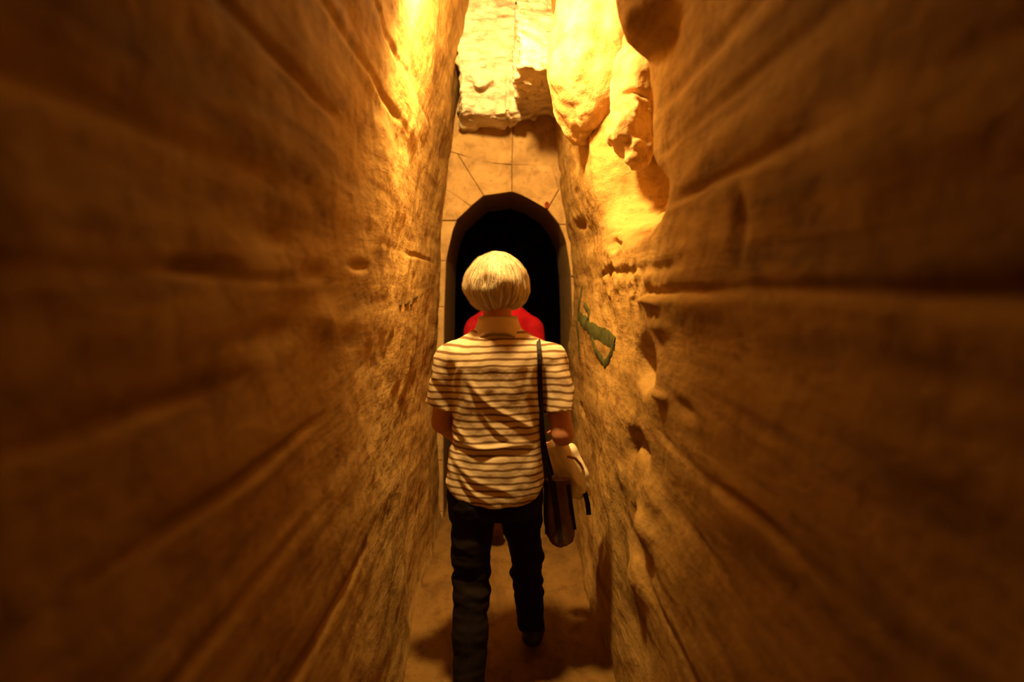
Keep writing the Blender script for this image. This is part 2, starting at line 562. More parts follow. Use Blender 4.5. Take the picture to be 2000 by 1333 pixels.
# outcrops of the right wall, round the niche
def rock(name, c, r, material, parent, seed, amp=0.03, freq=9, h=0.009, p=2.3, extra=None):
    c = np.array(c); r = np.array(r)
    f = Field(c - r - 0.06, c + r + 0.06, h)
    f.ell(c, r, 0, p)
    if extra: extra(f)
    f.warp(lambda x, y, z: amp*fbm(x*freq, y*freq, z*freq, 4, seed))
    return f.obj(name, material, parent, origin=tuple(c))


c = P(1170, 110, 2.98)
rock('rock_outcrop', c, (0.20, 0.22, 0.36), M['outcrop'], wr, 5, 0.03, 4.5)
c = P(1230, 262, 2.60)
rock('rock_outcrop', c, (0.085, 0.14, 0.125), M['outcrop'], wr, 9, 0.026, 8, 0.007)
c = P(1255, 175, 2.66)
rock('rock_outcrop', c, (0.10, 0.15, 0.16), M['outcrop'], wr, 13, 0.026, 6, 0.008)

# ------------------------------------------------------------------ the end wall with its arch
YE = 4.40
wf = empty('wall_far', (0, YE, 0))
tag(wf, 'stone end wall with a dark arched doorway of rough blocks', None, None, 'structure')


def prism(poly_px, y0, y1, shrink=0.0, bevel=0.0):
    pts = [P(a, b, YE) for a, b in poly_px]
    cen = sum(pts, Vector()) / len(pts)
    bm = bmesh.new()
    fr, bk = [], []
    for p in pts:
        q = p.copy()
        if shrink:
            d = (cen - p); q = p + d.normalized()*shrink*1.3
        fr.append(bm.verts.new((q.x, y0, q.z))); bk.append(bm.verts.new((q.x, y1, q.z)))
    n = len(pts)
    ff = bm.faces.new(fr); bm.faces.new(bk[::-1])
    for i in range(n):
        bm.faces.new((fr[i], bk[i], bk[(i+1) % n], fr[(i+1) % n]))
    if bevel:
        bmesh.ops.bevel(bm, geom=list(ff.edges), offset=bevel, segments=2, affect='EDGES', profile=0.6)
    return bm


stones = [
    [(820, 431), (892, 431), (920, 404), (880, 372), (820, 352)],
    [(820, 352), (880, 372), (920, 404), (945, 383), (893, 300), (820, 280)],
    [(893, 300), (945, 383), (1000, 375), (1000, 322), (940, 318)],
    [(1000, 375), (1035, 387), (1069, 410), (1092, 370), (1078, 322), (1000, 322)],
    [(1069, 410), (1092, 439), (1170, 439), (1170, 370), (1092, 370)],
    [(820, 280), (893, 300), (940, 318), (1000, 322), (1004, 150), (820, 150)],
    [(1000, 322), (1078, 322), (1092, 370), (1170, 370), (1170, 150), (1004, 150)],
]
lj = [(431, 892), (462, 879), (510, 871), (600, 868), (700, 867), (800, 866), (900, 866), (1000, 866), (1095, 866)]
rj = [(439, 1092), (475, 1108), (540, 1115), (620, 1118), (720, 1119), (820, 1120), (920, 1121), (1020, 1121), (1095, 1121)]
for (a, xa), (b, xb) in zip([lj[0], lj[2], lj[3], lj[4], lj[5], lj[6], lj[7]], [lj[2], lj[3], lj[4], lj[5], lj[6], lj[7], lj[8]]):
    poly = [(800, a), (xa, a)]
    if a == 431: poly.append((879, 462))
    stones.append(poly + [(xb, b), (800, b)])
for (a, xa), (b, xb) in zip([rj[0], rj[2], rj[3], rj[4], rj[5], rj[6], rj[7]], [rj[2], rj[3], rj[4], rj[5], rj[6], rj[7], rj[8]]):
    poly = [(1190, b), (1190, a), (xa, a)]
    if a == 439: poly.append((1108, 475))
    stones.append(poly + [(xb, b)])
rs = random.Random(4)
mort = bmesh.new()
for s in stones:
    bm_obj('stone', prism(s, YE + rs.uniform(-0.012, 0.014), YE + 0.95, 0.0015, 0.009), M['stone'], wf)
    t = prism(s, YE + 0.016, YE + 0.9)
    me = bpy.data.meshes.new('tmp'); t.to_mesh(me); t.free(); mort.from_mesh(me); bpy.data.meshes.remove(me)
# masonry above the doorway up to the roof
up = prism([(800, 152), (1190, 152), (1190, -120), (800, -120)], YE + 0.02, YE + 0.9)
me = bpy.data.meshes.new('tmp'); up.to_mesh(me); up.free(); mort.from_mesh(me); bpy.data.meshes.remove(me)
bm_obj('mortar', mort, M['mortar'], wf)

# the big grey lintel rock jutting out above the doorway
lo = P(905, 205, 3.86); hi = P(1090, -60, 3.86)
f = Field((lo.x - 0.12, 3.20, lo.z - 0.08), (hi.x + 0.12, 4.50, hi.z + 0.12), 0.009)
cx, cz = (lo.x+hi.x)/2, (lo.z+hi.z)/2 + 0.02


def lint(X, Yv, Zv):
    hx, hz = (hi.x-lo.x)/2 + 0.03, (hi.z-lo.z)/2 + 0.02
    edge = 0.064
    front = 3.88 + 0.12*np.clip((Zv - (lo.z+0.27))/0.4, 0, 2) + 0.16*np.clip(((lo.z+0.26) - Zv)/0.26, 0, 1)
    left = np.maximum(np.maximum(np.maximum(lo.x-0.03-X, X-edge-0.02), np.abs(Zv-cz)-hz), (front - Yv)*0.9)
    # the right half hangs forward over the doorway as a blunt nose
    fr2 = 3.32 + 1.1*np.clip(Zv - 2.68, 0, 2) + 0.05*np.clip((X-0.15)/0.1, -1, 1)
    under = (2.572 + 0.03*(Yv-3.3)) - Zv
    right = np.maximum(np.maximum(np.maximum(edge-X, X-cx-hx), Zv-cz-hz), np.maximum((fr2-Yv)*0.7, under))
    return np.minimum(left, right)


f.add(f.lo, f.lo + f.h*f.n, lint, 0)
k2 = P(1078, 112, 3.60); f.ell(k2, (0.03, 0.07, 0.045), 0.02)
k3 = P(940, 150, 3.93); f.ell(k3, (0.08, 0.05, 0.06), 0.04)


def lwarp(x, y, z):
    w = 0.028*fbm(x*8, y*8, z*11, 4, 101) + 0.010*fbm(x*14, y*14, z*40, 3, 103)
    gx = P(992, 150, 3.86).x
    return w + 0.03*np.exp(-((x-gx)/0.010)**2)*(1-sstep(lo.z+0.18, lo.z+0.24, z))


f.warp(lwarp)
f.obj('lintel_rock', M['lintel'], wf, origin=(cx, YE, cz))

# made-up wide chamber of dark-coloured rock, so the arch opening stays black
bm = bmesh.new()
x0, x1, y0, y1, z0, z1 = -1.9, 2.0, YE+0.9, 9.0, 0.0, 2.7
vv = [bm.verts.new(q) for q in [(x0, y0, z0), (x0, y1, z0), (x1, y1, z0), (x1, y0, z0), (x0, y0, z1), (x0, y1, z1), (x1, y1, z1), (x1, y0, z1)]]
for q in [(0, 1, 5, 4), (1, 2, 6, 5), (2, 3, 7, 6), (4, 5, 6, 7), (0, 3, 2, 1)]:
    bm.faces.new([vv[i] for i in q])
ch = bm_obj('wall_added_chamber', bm, M['chamber_shade'])
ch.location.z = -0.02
tag(ch, 'added dark-coloured rock chamber that keeps the arched doorway black', None, None, 'structure')


# ------------------------------------------------------------------ painted marks on the walls
def wall_strip(name, pxs, widths, side, material, parent, lift=0.003):
    """a painted stroke: polyline in wall coordinates (y, z), laid on the wall relief"""
    fn = right_x if side > 0 else left_x
    base = 0.445 if side > 0 else -0.42
    pts = []
    for px, py in pxs:
        q = W(px, py, base); pts.append((q.y, q.z))
    fine, wd = [], []
    for i in range(len(pts)-1):
        for t in np.linspace(0, 1, 12, endpoint=(i == len(pts)-2)):
            fine.append((pts[i][0]*(1-t)+pts[i+1][0]*t, pts[i][1]*(1-t)+pts[i+1][1]*t)); wd.append(widths[i]*(1-t)+widths[i+1]*t)
    rr = random.Random(len(pxs)*7+int(pxs[0][0]))
    v, fcs = [], []
    K = 5
    for i, (y, z) in enumerate(fine):
        a = fine[max(0, i-1)]; b = fine[min(len(fine)-1, i+1)]
        ty, tz = b[0]-a[0], b[1]-a[1]; L = math.hypot(ty, tz) or 1
        ny, nz = -tz/L, ty/L
        w = wd[i]*(0.85+0.3*rr.random())
        for k in range(K):
            s = (k/(K-1)*2-1)*w
            yy, zz = y+ny*s, z+nz*s
            x = float(fn(np.array([yy]), np.array([zz]))[0])
            v.append((x - lift*side*(1.0 if 0 < k < K-1 else 0.2), yy, zz))
    for i in range(len(fine)-1):
        for k in range(K-1):
            a = i*K+k
            fcs.append((a, a+1, a+K+1, a+K))
    return mesh_obj(name, v, fcs, material, parent)


wall_strip('painted_mark', [(1136, 612), (1152, 632), (1175, 652), (1197, 672)], [.028, .034, .036, .030], 1, M['green_paint'], wr, 0.006)
wall_strip('painted_mark', [(1141, 560), (1138, 610), (1140, 650), (1141, 700)], [.02, .035, .03, .02], 1, M['green_paint'], wr, 0.006)
wall_strip('painted_mark', [(1148, 595), (1158, 625)], [.018, .014], 1, M['green_paint'], wr, 0.006)
wall_strip('painted_mark', [(1168, 660), (1172, 688), (1182, 712), (1192, 690), (1197, 668)], [.014, .018, .02, .018, .014], 1, M['green_paint'], wr, 0.006)
for st in ([(783, 598), (787, 582)], [(791, 596), (799, 588)], [(801, 597), (806, 584), (813, 580)]):
    wall_strip('painted_scribble', st, [.007]*len(st), -1, M['black_paint'], wl, 0.006)
q = P(1068, 401, YE)
bm = bmesh.new()
bmesh.ops.create_circle(bm, cap_ends=True, segments=14, radius=0.014)
for v in bm.verts:
    x, y = v.co.x*(1+0.3*rs.random()), v.co.y*(1.3+0.3*rs.random())
    v.co = Vector((q.x+x, YE-0.016, q.z+y))
g = bmesh.ops.extrude_face_region(bm, geom=list(bm.faces))
for v in [e for e in g['geom'] if isinstance(e, bmesh.types.BMVert)]: v.co.y += 0.006
bm_obj('painted_mark', bm, M['red_paint'], wf)


# ------------------------------------------------------------------ the lamp, on the left wall above the frame
def build_lamp():
    p = LAMP_POS
    wx = float(left_x(np.array([p.y]), np.array([p.z+0.06]))[0])
    root = empty('wall_lamp', (wx, p.y, p.z))
    tag(root, 'hooded floodlight on a metal bracket high on the left wall', 'lamp')
    aim = Vector(LAMP_AIM).normalized()
    Q = Matrix.Translation(p) @ aim.to_track_quat('Z', 'Y').to_matrix().to_4x4()

    def tube(name, a, b, r, mt, seg=16, r2=None):
        bm = bmesh.new()
        a, b = Vector(a), Vector(b)
        d = b-a
        bmesh.ops.create_cone(bm, cap_ends=True, segments=seg, radius1=r, radius2=r if r2 is None else r2, depth=d.length)
        bm.transform(Matrix.Translation((a+b)/2) @ d.to_track_quat('Z', 'Y').to_matrix().to_4x4())
        return bm_obj(name, bm, mt, root, True)
    back = p - aim*0.09
    tube('wall_plate', (wx-0.03, back.y, back.z), (wx+0.015, back.y, back.z), 0.045, M['metal'], 24)
    tube('bracket', (wx, back.y, back.z), back, 0.009, M['metal'])
    # open bowl of the housing, turned profile round the aim axis
    prof = [(0.018, -0.095), (0.034, -0.09), (0.040, -0.06), (0.056, -0.03), (0.062, -0.012), (0.058, -0.012), (0.050, -0.03), (0.034, -0.055), (0.0, -0.06)]
    v, fc, S = [], [], 28
    for r, z in prof:
        for i in range(S):
            v.append(Q @ Vector((r*math.cos(2*math.pi*i/S), r*math.sin(2*math.pi*i/S), z)))
    for k in range(len(prof)-1):
        for i in range(S):
            fc.append((k*S+i, k*S+(i+1) % S, (k+1)*S+(i+1) % S, (k+1)*S+i))
    mesh_obj('housing', v, fc, M['metal'], root)
    m, nt, b = new_mat('glowing_bulb')
    b.inputs['Base Color'].default_value = (1, 0.9, 0.7, 1)
    b.inputs['Emission Color'].default_value = (*LAMP_COLOR, 1)
    b.inputs['Emission Strength'].default_value = 60.0
    bm = bmesh.new()
    bmesh.ops.create_uvsphere(bm, u_segments=20, v_segments=12, radius=0.024)
    bm.transform(Q @ Matrix.Translation((0, 0, -0.034)))
    bm_obj('bulb', bm, m, root, True)
    ld = bpy.data.lights.new('lamp_light', 'SPOT')
    ld.energy = LAMP_BEAM
    ld.color = LAMP_COLOR
    ld.spot_size = math.radians(LAMP_CONE)
    ld.spot_blend = 1.0
    ld.shadow_soft_size = 0.07
    lo_ = bpy.data.objects.new('lamp_light', ld)
    COL.objects.link(lo_)
    lo_.parent = root
    lo_.location = p + aim*0.03 - root.location
    lo_.rotation_euler = (-aim).to_track_quat('Z', 'Y').to_euler()
    pd = bpy.data.lights.new('bulb_glow', 'POINT')
    pd.energy = LAMP_GLOW
    pd.color = LAMP_COLOR
    pd.shadow_soft_size = 0.07
    po = bpy.data.objects.new('bulb_glow', pd)
    COL.objects.link(po)
    po.parent = root
    po.location = p + aim*0.05 - root.location


build_lamp()


# ------------------------------------------------------------------ people
def hand(f, wrist, direction, palm_n, side, curl=0.5, s=1.0):
    """palm and five fingers, curled towards palm_n; side=+1 puts the thumb along cross(direction, palm_n)"""
    w = Vector(wrist); d = Vector(direction).normalized(); n = Vector(palm_n); n = (n - n.project(d)).normalized()
    t = d.cross(n)*side
    kn = w + d*0.085*s
    for i, off in enumerate((0.028, 0.010, -0.010, -0.028)):
        f.cap(w + t*off*0.6, kn + t*off, 0.017*s, 0.012*s, 0.008)
        L = (0.040, 0.045, 0.042, 0.034)[i]*s
        p = kn + t*off; a = 0.35*curl
        for j in range(3):
            q = p + (d*math.cos(a) + n*math.sin(a))*L*(1, 0.65, 0.5)[j]
            f.cap(p, q, 0.0095*s, 0.0085*s, 0.003); p = q; a += 0.9*curl
    b = w + d*0.025*s + t*0.022*s
    q = b + (d*0.55 + t*0.7 + n*0.4*curl).normalized()*0.045*s
    f.cap(b, q, 0.015*s, 0.011*s, 0.008)
    f.cap(q, q + (d*0.85 + t*0.15 + n*0.6*curl).normalized()*0.035*s, 0.0105*s, 0.009*s, 0.004)


def head(f, c, fwd=1, s=1.0):
    """skull, jaw, face and ears; looks along +y"""
    x, y, z = c
    f.ell((x, y-0.012*s, z+0.02*s), (0.074*s, 0.094*s, 0.092*s), 0.02)
    f.ell((x, y+0.03*s, z-0.045*s), (0.058*s, 0.062*s, 0.066*s), 0.03)
    f.ell((x, y+0.064*s, z-0.092*s), (0.026*s, 0.024*s, 0.018*s), 0.02)          # chin
    f.cap((x, y+0.086*s, z+0.008*s), (x, y+0.107*s, z-0.034*s), 0.009*s, 0.014*s, 0.012)   # nose
    f.cap((x-0.02*s, y+0.083*s, z-0.062*s), (x+0.02*s, y+0.083*s, z-0.062*s), 0.008*s, 0.008*s, 0.008)  # lips
    for sd in (-1, 1):
        f.cap((x+sd*0.018*s, y+0.084*s, z+0.024*s), (x+sd*0.05*s, y+0.068*s, z+0.024*s), 0.010*s, 0.010*s, 0.012)   # brow
        f.ell((x+sd*0.030*s, y+0.078*s, z+0.004*s), (0.012*s, 0.010*s, 0.009*s), 0.003)      # eye
        f.cap((x+sd*0.078*s, y-0.008*s, z+0.018*s), (x+sd*0.075*s, y+0.0*s, z-0.028*s), 0.013*s, 0.009*s, 0.006, (0, 1.6))  # ear


def shoe(name, heel, yaw, parent, material, length=0.27, lift=0.0, pitch=0.0, origin=None):
    h = Vector(heel)
    R = Matrix.Rotation(yaw, 3, 'Z') @ Matrix.Rotation(pitch, 3, 'X')
    f = Field((-0.07, -0.06, -0.02), (0.07, length+0.05, 0.13), 0.006)
    f.cap((0, 0.015, 0.045), (0, length*0.55, 0.042), 0.036, 0.044, 0.03)
    f.cap((0, length*0.5, 0.036), (0, length-0.05, 0.03), 0.046, 0.038, 0.03)
    f.cap((0, 0.03, 0.05), (0, 0.04, 0.10), 0.038, 0.040, 0.03)
    f.cut(lambda X, Y_, Z_: np.maximum(-Z_ + 0*X, Z_ - 0.115))
    v, q = f.mesh()
    Rn = np.array(R)
    return mesh_obj(name, v @ Rn.T + np.array(h), q, material, parent)


def strands(g, parent, n, axis_xy, zmin, ymax, material):
    """fine locks lying over the hair mass, combed down from the crown"""
    rng = np.random.default_rng(12)
    v, _ = g.mesh()
    v = v[(v[:, 1] < ymax) & (v[:, 2] > 1.49)]
    p = v[rng.choice(len(v), n, replace=False)]

    def val(q):
        i = (q - g.lo)/g.h
        b = np.clip(np.floor(i).astype(int), 0, g.n-2); f = np.clip(i-b, 0, 1)
        r = 0
        for a in (0, 1):
            for c in (0, 1):
                for e in (0, 1):
                    w = (f[:, 0] if a else 1-f[:, 0])*(f[:, 1] if c else 1-f[:, 1])*(f[:, 2] if e else 1-f[:, 2])
                    r = r + w*g.F[b[:, 0]+a, b[:, 1]+c, b[:, 2]+e]
        return r

    def grad(q):
        e = 0.004
        d = np.stack([val(q+np.eye(3)[k]*e)-val(q-np.eye(3)[k]*e) for k in range(3)], 1)
        return d/np.maximum(np.linalg.norm(d, axis=1, keepdims=True), 1e-6)
    K = 7
    step = rng.uniform(0.006, 0.012, (n, 1))
    lift = rng.uniform(0.0005, 0.0035, (n, 1))
    side = rng.normal(0, 0.25, (n, 1))
    pts, nrm = [], []
    for k in range(K):
        N = grad(p)
        q = p - N*val(p)[:, None] + N*(lift*(0.4+0.25*k))
        if k > 2:                       # the tips keep their own course and come off the mass
            q = 0.5*q + 0.5*p
        pts.append(q); nrm.append(N)
        out = np.concatenate([q[:, :2]-np.array(axis_xy), np.zeros((n, 1))], 1)
        out /= np.maximum(np.linalg.norm(out, axis=1, keepdims=True), 1e-6)
        tan = np.stack([-out[:, 1], out[:, 0], 0*out[:, 0]], 1)
        d = np.array([[0, 0, -1.0]]) + 0.5*out*np.clip((q[:, 2:3]-1.60)/0.08, 0, 1) + side*tan
        d = d - N*(d*N).sum(1, keepdims=True)
        d /= np.maximum(np.linalg.norm(d, axis=1, keepdims=True), 1e-6)
        p = q + d*step
        p[:, 2] = np.maximum(p[:, 2], zmin + 0.01*rng.random(n))
    verts, faces = [], []
    for k in range(K):
        a = pts[max(0, k-1)]; b = pts[min(K-1, k+1)]
        w = np.cross(b-a, nrm[k]); w /= np.maximum(np.linalg.norm(w, axis=1, keepdims=True), 1e-6)
        half = 0.0011*(1 - 0.8*k/(K-1))
        verts.append(np.stack([pts[k]-w*half, pts[k]+w*half], 1))
    V = np.stack(verts, 1).reshape(-1, 3)           # n, K, 2
    base = np.arange(n)[:, None]*K*2 + np.arange(K-1)[None, :]*2
    base = base.ravel()
    F_ = np.stack([base, base+1, base+3, base+2], 1)
    o = mesh_obj('hair_strands', V, np.ascontiguousarray(F_), material, parent)
    o['kind'] = 'stuff'


def person_walker():
    Y0 = 2.60
    root = empty('person', (-0.02, Y0, 0.0))
    tag(root, 'person with short silver hair and striped short-sleeved shirt, walking away', 'person')
    sh_l, sh_r = (-0.205, 2.61, 1.275), (0.178, 2.61, 1.275)
    el_l, wr_l = (-0.243, 2.64, 1.02), (-0.19, 2.86, 0.90)
    el_r, wr_r = (0.222, 2.57, 0.985), (0.235, 2.80, 0.915)
    hip_l, hip_r = (-0.115, 2.60, 0.76), (0.045, 2.62, 0.76)
    kn_l, an_l = (-0.130, 2.56, 0.44), (-0.132, 2.40, 0.11)
    kn_r, an_r = (0.090, 2.74, 0.45), (0.115, 2.78, 0.10)
    # body
    f = Field((-0.36, 2.28, -0.0), (0.36, 3.06, 1.75), 0.0062)
    head(f, (-0.028, 2.63, 1.560))
    f.cap((-0.027, 2.61, 1.38), (-0.028, 2.615, 1.53), 0.056, 0.052, 0.02)
    f.stack([(0.74, -0.035, 2.62, 0.165, 0.10), (0.95, -0.035, 2.62, 0.145, 0.09), (1.2, -0.025, 2.62, 0.155, 0.095), (1.36, -0.02, 2.62, 0.10, 0.07)], 0.03)
    for s_, e, w, sd in ((sh_l, el_l, wr_l, -1), (sh_r, el_r, wr_r, 1)):
        f.cap((sd*0.08-0.02, 2.61, 1.33), s_, 0.05, 0.052, 0.03)
        f.cap(s_, e, 0.050, 0.041, 0.02)
        f.cap(e, w, 0.041, 0.027, 0.012)
        dv = Vector(w) - Vector(e)
        hand(f, w, dv if sd < 0 else (dv + Vector((0, 0, -0.05))), (-sd, 0, -0.3), 1 if sd > 0 else -1, 0.9)
    for h_, k, a in ((hip_l, kn_l, an_l), (hip_r, kn_r, an_r)):
        f.cap(h_, k, 0.078, 0.052, 0.03); f.cap(k, a, 0.052, 0.036, 0.02)
        f.cap(a, (a[0], a[1]+0.13, a[2]-0.05), 0.034, 0.026, 0.02)
    f.obj('body', M['skin'], root)
    # hair: a full rounded bob, cut away over the face
    g = Field((-0.20, 2.42, 1.40), (0.14, 2.82, 1.74), 0.004)
    g.ell((-0.029, 2.615, 1.574), (0.109, 0.122, 0.106), 0)
    g.ell((-0.031, 2.632, 1.540), (0.113, 0.098, 0.068), 0.045)
    g.ell((-0.030, 2.628, 1.500), (0.086, 0.070, 0.046), 0.02)

    def face(X, Yv, Zv):
        return np.minimum(Yv - 2.665, 1.612 - Zv)*1.0
    g.cut(lambda X, Yv, Zv: face(X, Yv, Zv))

    def locks(x, y, z):
        a = np.arctan2(x+0.028, -(y-2.61))
        r = np.sqrt((x+0.028)**2+(y-2.61)**2)
        amp = 0.0035*sstep(0.02, 0.07, r)
        return amp*(vnoise(a*7+2.2*z*4, 0.3, z*4, 5) + 0.6*vnoise(a*17, 0.9, z*7, 6)) + 0.006*fbm(x*14, y*14, z*14, 2, 8)
    g.warp(locks)
    ho = g.obj('hair', M['hair'], root)
    strands(g, ho, 2600, (-0.028, 2.605), 1.452, 2.655, M['hair'])
    # shirt
    s = Field((-0.36, 2.40, 0.66), (0.33, 2.86, 1.46), 0.0052)
    s.stack([(0.66, -0.036, 2.62, 0.180, 0.130), (0.76, -0.038, 2.62, 0.192, 0.135), (0.86, -0.036, 2.62, 0.184, 0.128), (0.96, -0.03, 2.62, 0.172, 0.115),
             (1.06, -0.026, 2.62, 0.172, 0.112), (1.16, -0.024, 2.62, 0.182, 0.115), (1.25, -0.022, 2.62, 0.188, 0.112), (1.30, -0.022, 2.62, 0.165, 0.100),
             (1.345, -0.022, 2.615, 0.115, 0.085), (1.385, -0.023, 2.612, 0.075, 0.064)], 0.02, 2.5)
    for sgn, s_, e in ((-1, sh_l, el_l), (1, sh_r, el_r)):
        s.cap((sgn*0.055-0.024, 2.61, 1.348), (s_[0]*0.90-0.002, 2.61, 1.280), 0.042, 0.052, 0.05)
    T = Field(s.lo, s.lo + s.h*(s.n-1.5), s.h)
    T.n = s.n; T.ax = s.ax; T.F = np.full(s.F.shape, 0.25)
    for sgn, s_, e in ((-1, sh_l, el_l), (1, sh_r, el_r)):
        a = Vector(s_); b = Vector(e); d = (b-a).normalized(); L = (b-a).length
        end = a + d*(L*(0.72 if sgn < 0 else 0.70)) + Vector((sgn*0.012, 0, 0))
        T.cap(a, end + d*0.05, 0.062, 0.067, 0.0)
        dd = np.array(d); ee = np.array(end)
        slx = (slice(0, T.n[0]//2) if sgn < 0 else slice(T.n[0]//2, None))
        X, Yv, Zv = np.meshgrid(T.ax[0][slx], T.ax[1], T.ax[2], indexing='ij', sparse=True)
        pl = (X-ee[0])*dd[0] + (Yv-ee[1])*dd[1] + (Zv-ee[2])*dd[2]
        T.F[slx] = np.maximum(T.F[slx], pl)
    hh = np.clip(0.5+0.5*(s.F-T.F)/0.018, 0, 1)
    s.F = s.F*(1-hh) + T.F*hh - 0.018*hh*(1-hh)
    # curved shirt tail
    s.cut(lambda X, Yv, Zv: (0.722 + 0.6*(X+0.035)**2 + 45.0*(X+0.035)**4 + 0.003*np.sin(X*40)) - Zv + 0*Yv)

    def folds(x, y, z):
        back = sstep(2.66, 2.56, y)
        w = 0.0
        for (ax_, az_, bx_, bz_, wd, am) in [(-0.13, 1.20, 0.10, 0.99, .012, .010), (-0.10, 1.12, 0.02, 0.98, .010, .007), (-0.20, 0.98, 0.10, 0.935, .012, .012),
                                             (-0.20, 0.91, 0.02, 0.76, .012, .008), (-0.18, 0.86, -0.05, 0.745, .010, .008), (0.11, 1.27, 0.14, 0.95, .014, .007),
                                             (-0.19, 1.02, -0.05, 0.95, .012, .008), (-0.16, 1.27, -0.18, 1.10, .012, .008)]:
            ux, uz = bx_-ax_, bz_-az_; L = math.hypot(ux, uz); ux /= L; uz /= L
            t = (x-ax_)*ux + (z-az_)*uz; n_ = -(x-ax_)*uz + (z-az_)*ux + 0.02*np.sin(t*16)
            w = w - am*np.exp(-(n_/wd)**2)*sstep(-0.03, 0.05, t)*(1-sstep(L-0.05, L+0.03, t))
            w = w + 0.7*am*np.exp(-((n_+1.8*wd)/(1.3*wd))**2)*sstep(-0.03, 0.05, t)*(1-sstep(L-0.05, L+0.03, t))
        sl = sstep(0.15, 0.2, np.abs(x+0.015))
        return 0.55*back*w + 0.005*fbm(x*9, y*9, z*7, 3, 201) + sl*0.006*fbm(x*16+z*9, y*14, z*12, 2, 205)
    s.warp(folds)
    # spine hollow
    s.warp(lambda x, y, z: 0.008*sstep(2.62, 2.55, y)*np.exp(-((x+0.03)/0.035)**2)*sstep(0.85, 1.0, z)*(1-sstep(1.2, 1.32, z)))
    s.obj('shirt', M['shirt'], root)
    # collar: a folded band round the neck
    c = Vector((-0.024, 2.615, 0))
    rings = []
    for k, (z, rx, ry) in enumerate([(1.390, 0.064, 0.060), (1.432, 0.064, 0.058), (1.439, 0.068, 0.062), (1.432, 0.075, 0.069), (1.386, 0.096, 0.086), (1.374, 0.099, 0.089), (1.374, 0.093, 0.083)]):
        ring = []
        for i in range(40):
            a = math.radians(118) + (math.radians(422-118))*i/39
            sag = -0.030*sstep(0.2, 1.0, abs(math.cos(a)))*(k >= 3)*(0.6 if k == 3 else 1.0) - 0.012*max(0, math.sin(a))
            ring.append((c.x + rx*1.06*math.cos(a), c.y + ry*math.sin(a), z + float(sag)))
        rings.append(ring)
    v = [p for r in rings for p in r]
    fc = [(k*40+i, k*40+i+1, (k+1)*40+i+1, (k+1)*40+i) for k in range(len(rings)-1) for i in range(39)]
    mesh_obj('collar', v, fc, M['collar'], root)
    # trousers
    t = Field((-0.30, 2.26, 0.02), (0.24, 3.0, 0.86), 0.0062)
    t.stack([(0.66, -0.036, 2.62, 0.165, 0.105), (0.74, -0.036, 2.62, 0.180, 0.118), (0.82, -0.036, 2.62, 0.165, 0.10)], 0.03)
    t.cap((-0.120, 2.60, 0.74), (-0.130, 2.56, 0.44), 0.095, 0.070, 0.02)
    t.cap((-0.130, 2.56, 0.44), (-0.132, 2.41, 0.10), 0.070, 0.062, 0.02)
    t.cap((0.052, 2.63, 0.74), (0.088, 2.74, 0.45), 0.092, 0.066, 0.02)
    t.cap((0.088, 2.74, 0.45), (0.113, 2.78, 0.13), 0.066, 0.060, 0.02)
    t.cut(lambda X, Yv, Zv: np.where(X < -0.02, 0.055, 0.10) - Zv + 0*Yv)
    t.warp(lambda x, y, z: 0.008*fbm(x*6, y*6, z*16, 3, 221) + 0.006*np.exp(-((z-0.44+0.3*(x+0.13))/0.02)**2) - 0.007*np.exp(-((z-0.40+0.25*(x+0.13))/0.015)**2))
    t.obj('trousers', M['trousers'], root)
    shoe('shoe', (-0.133, 2.34, 0.008), math.radians(3), root, M['shoe'])
    shoe('shoe', (0.114, 2.73, 0.042), math.radians(-4), root, M['shoe'], pitch=math.radians(-8))
    return root, s


walker, SH = person_walker()


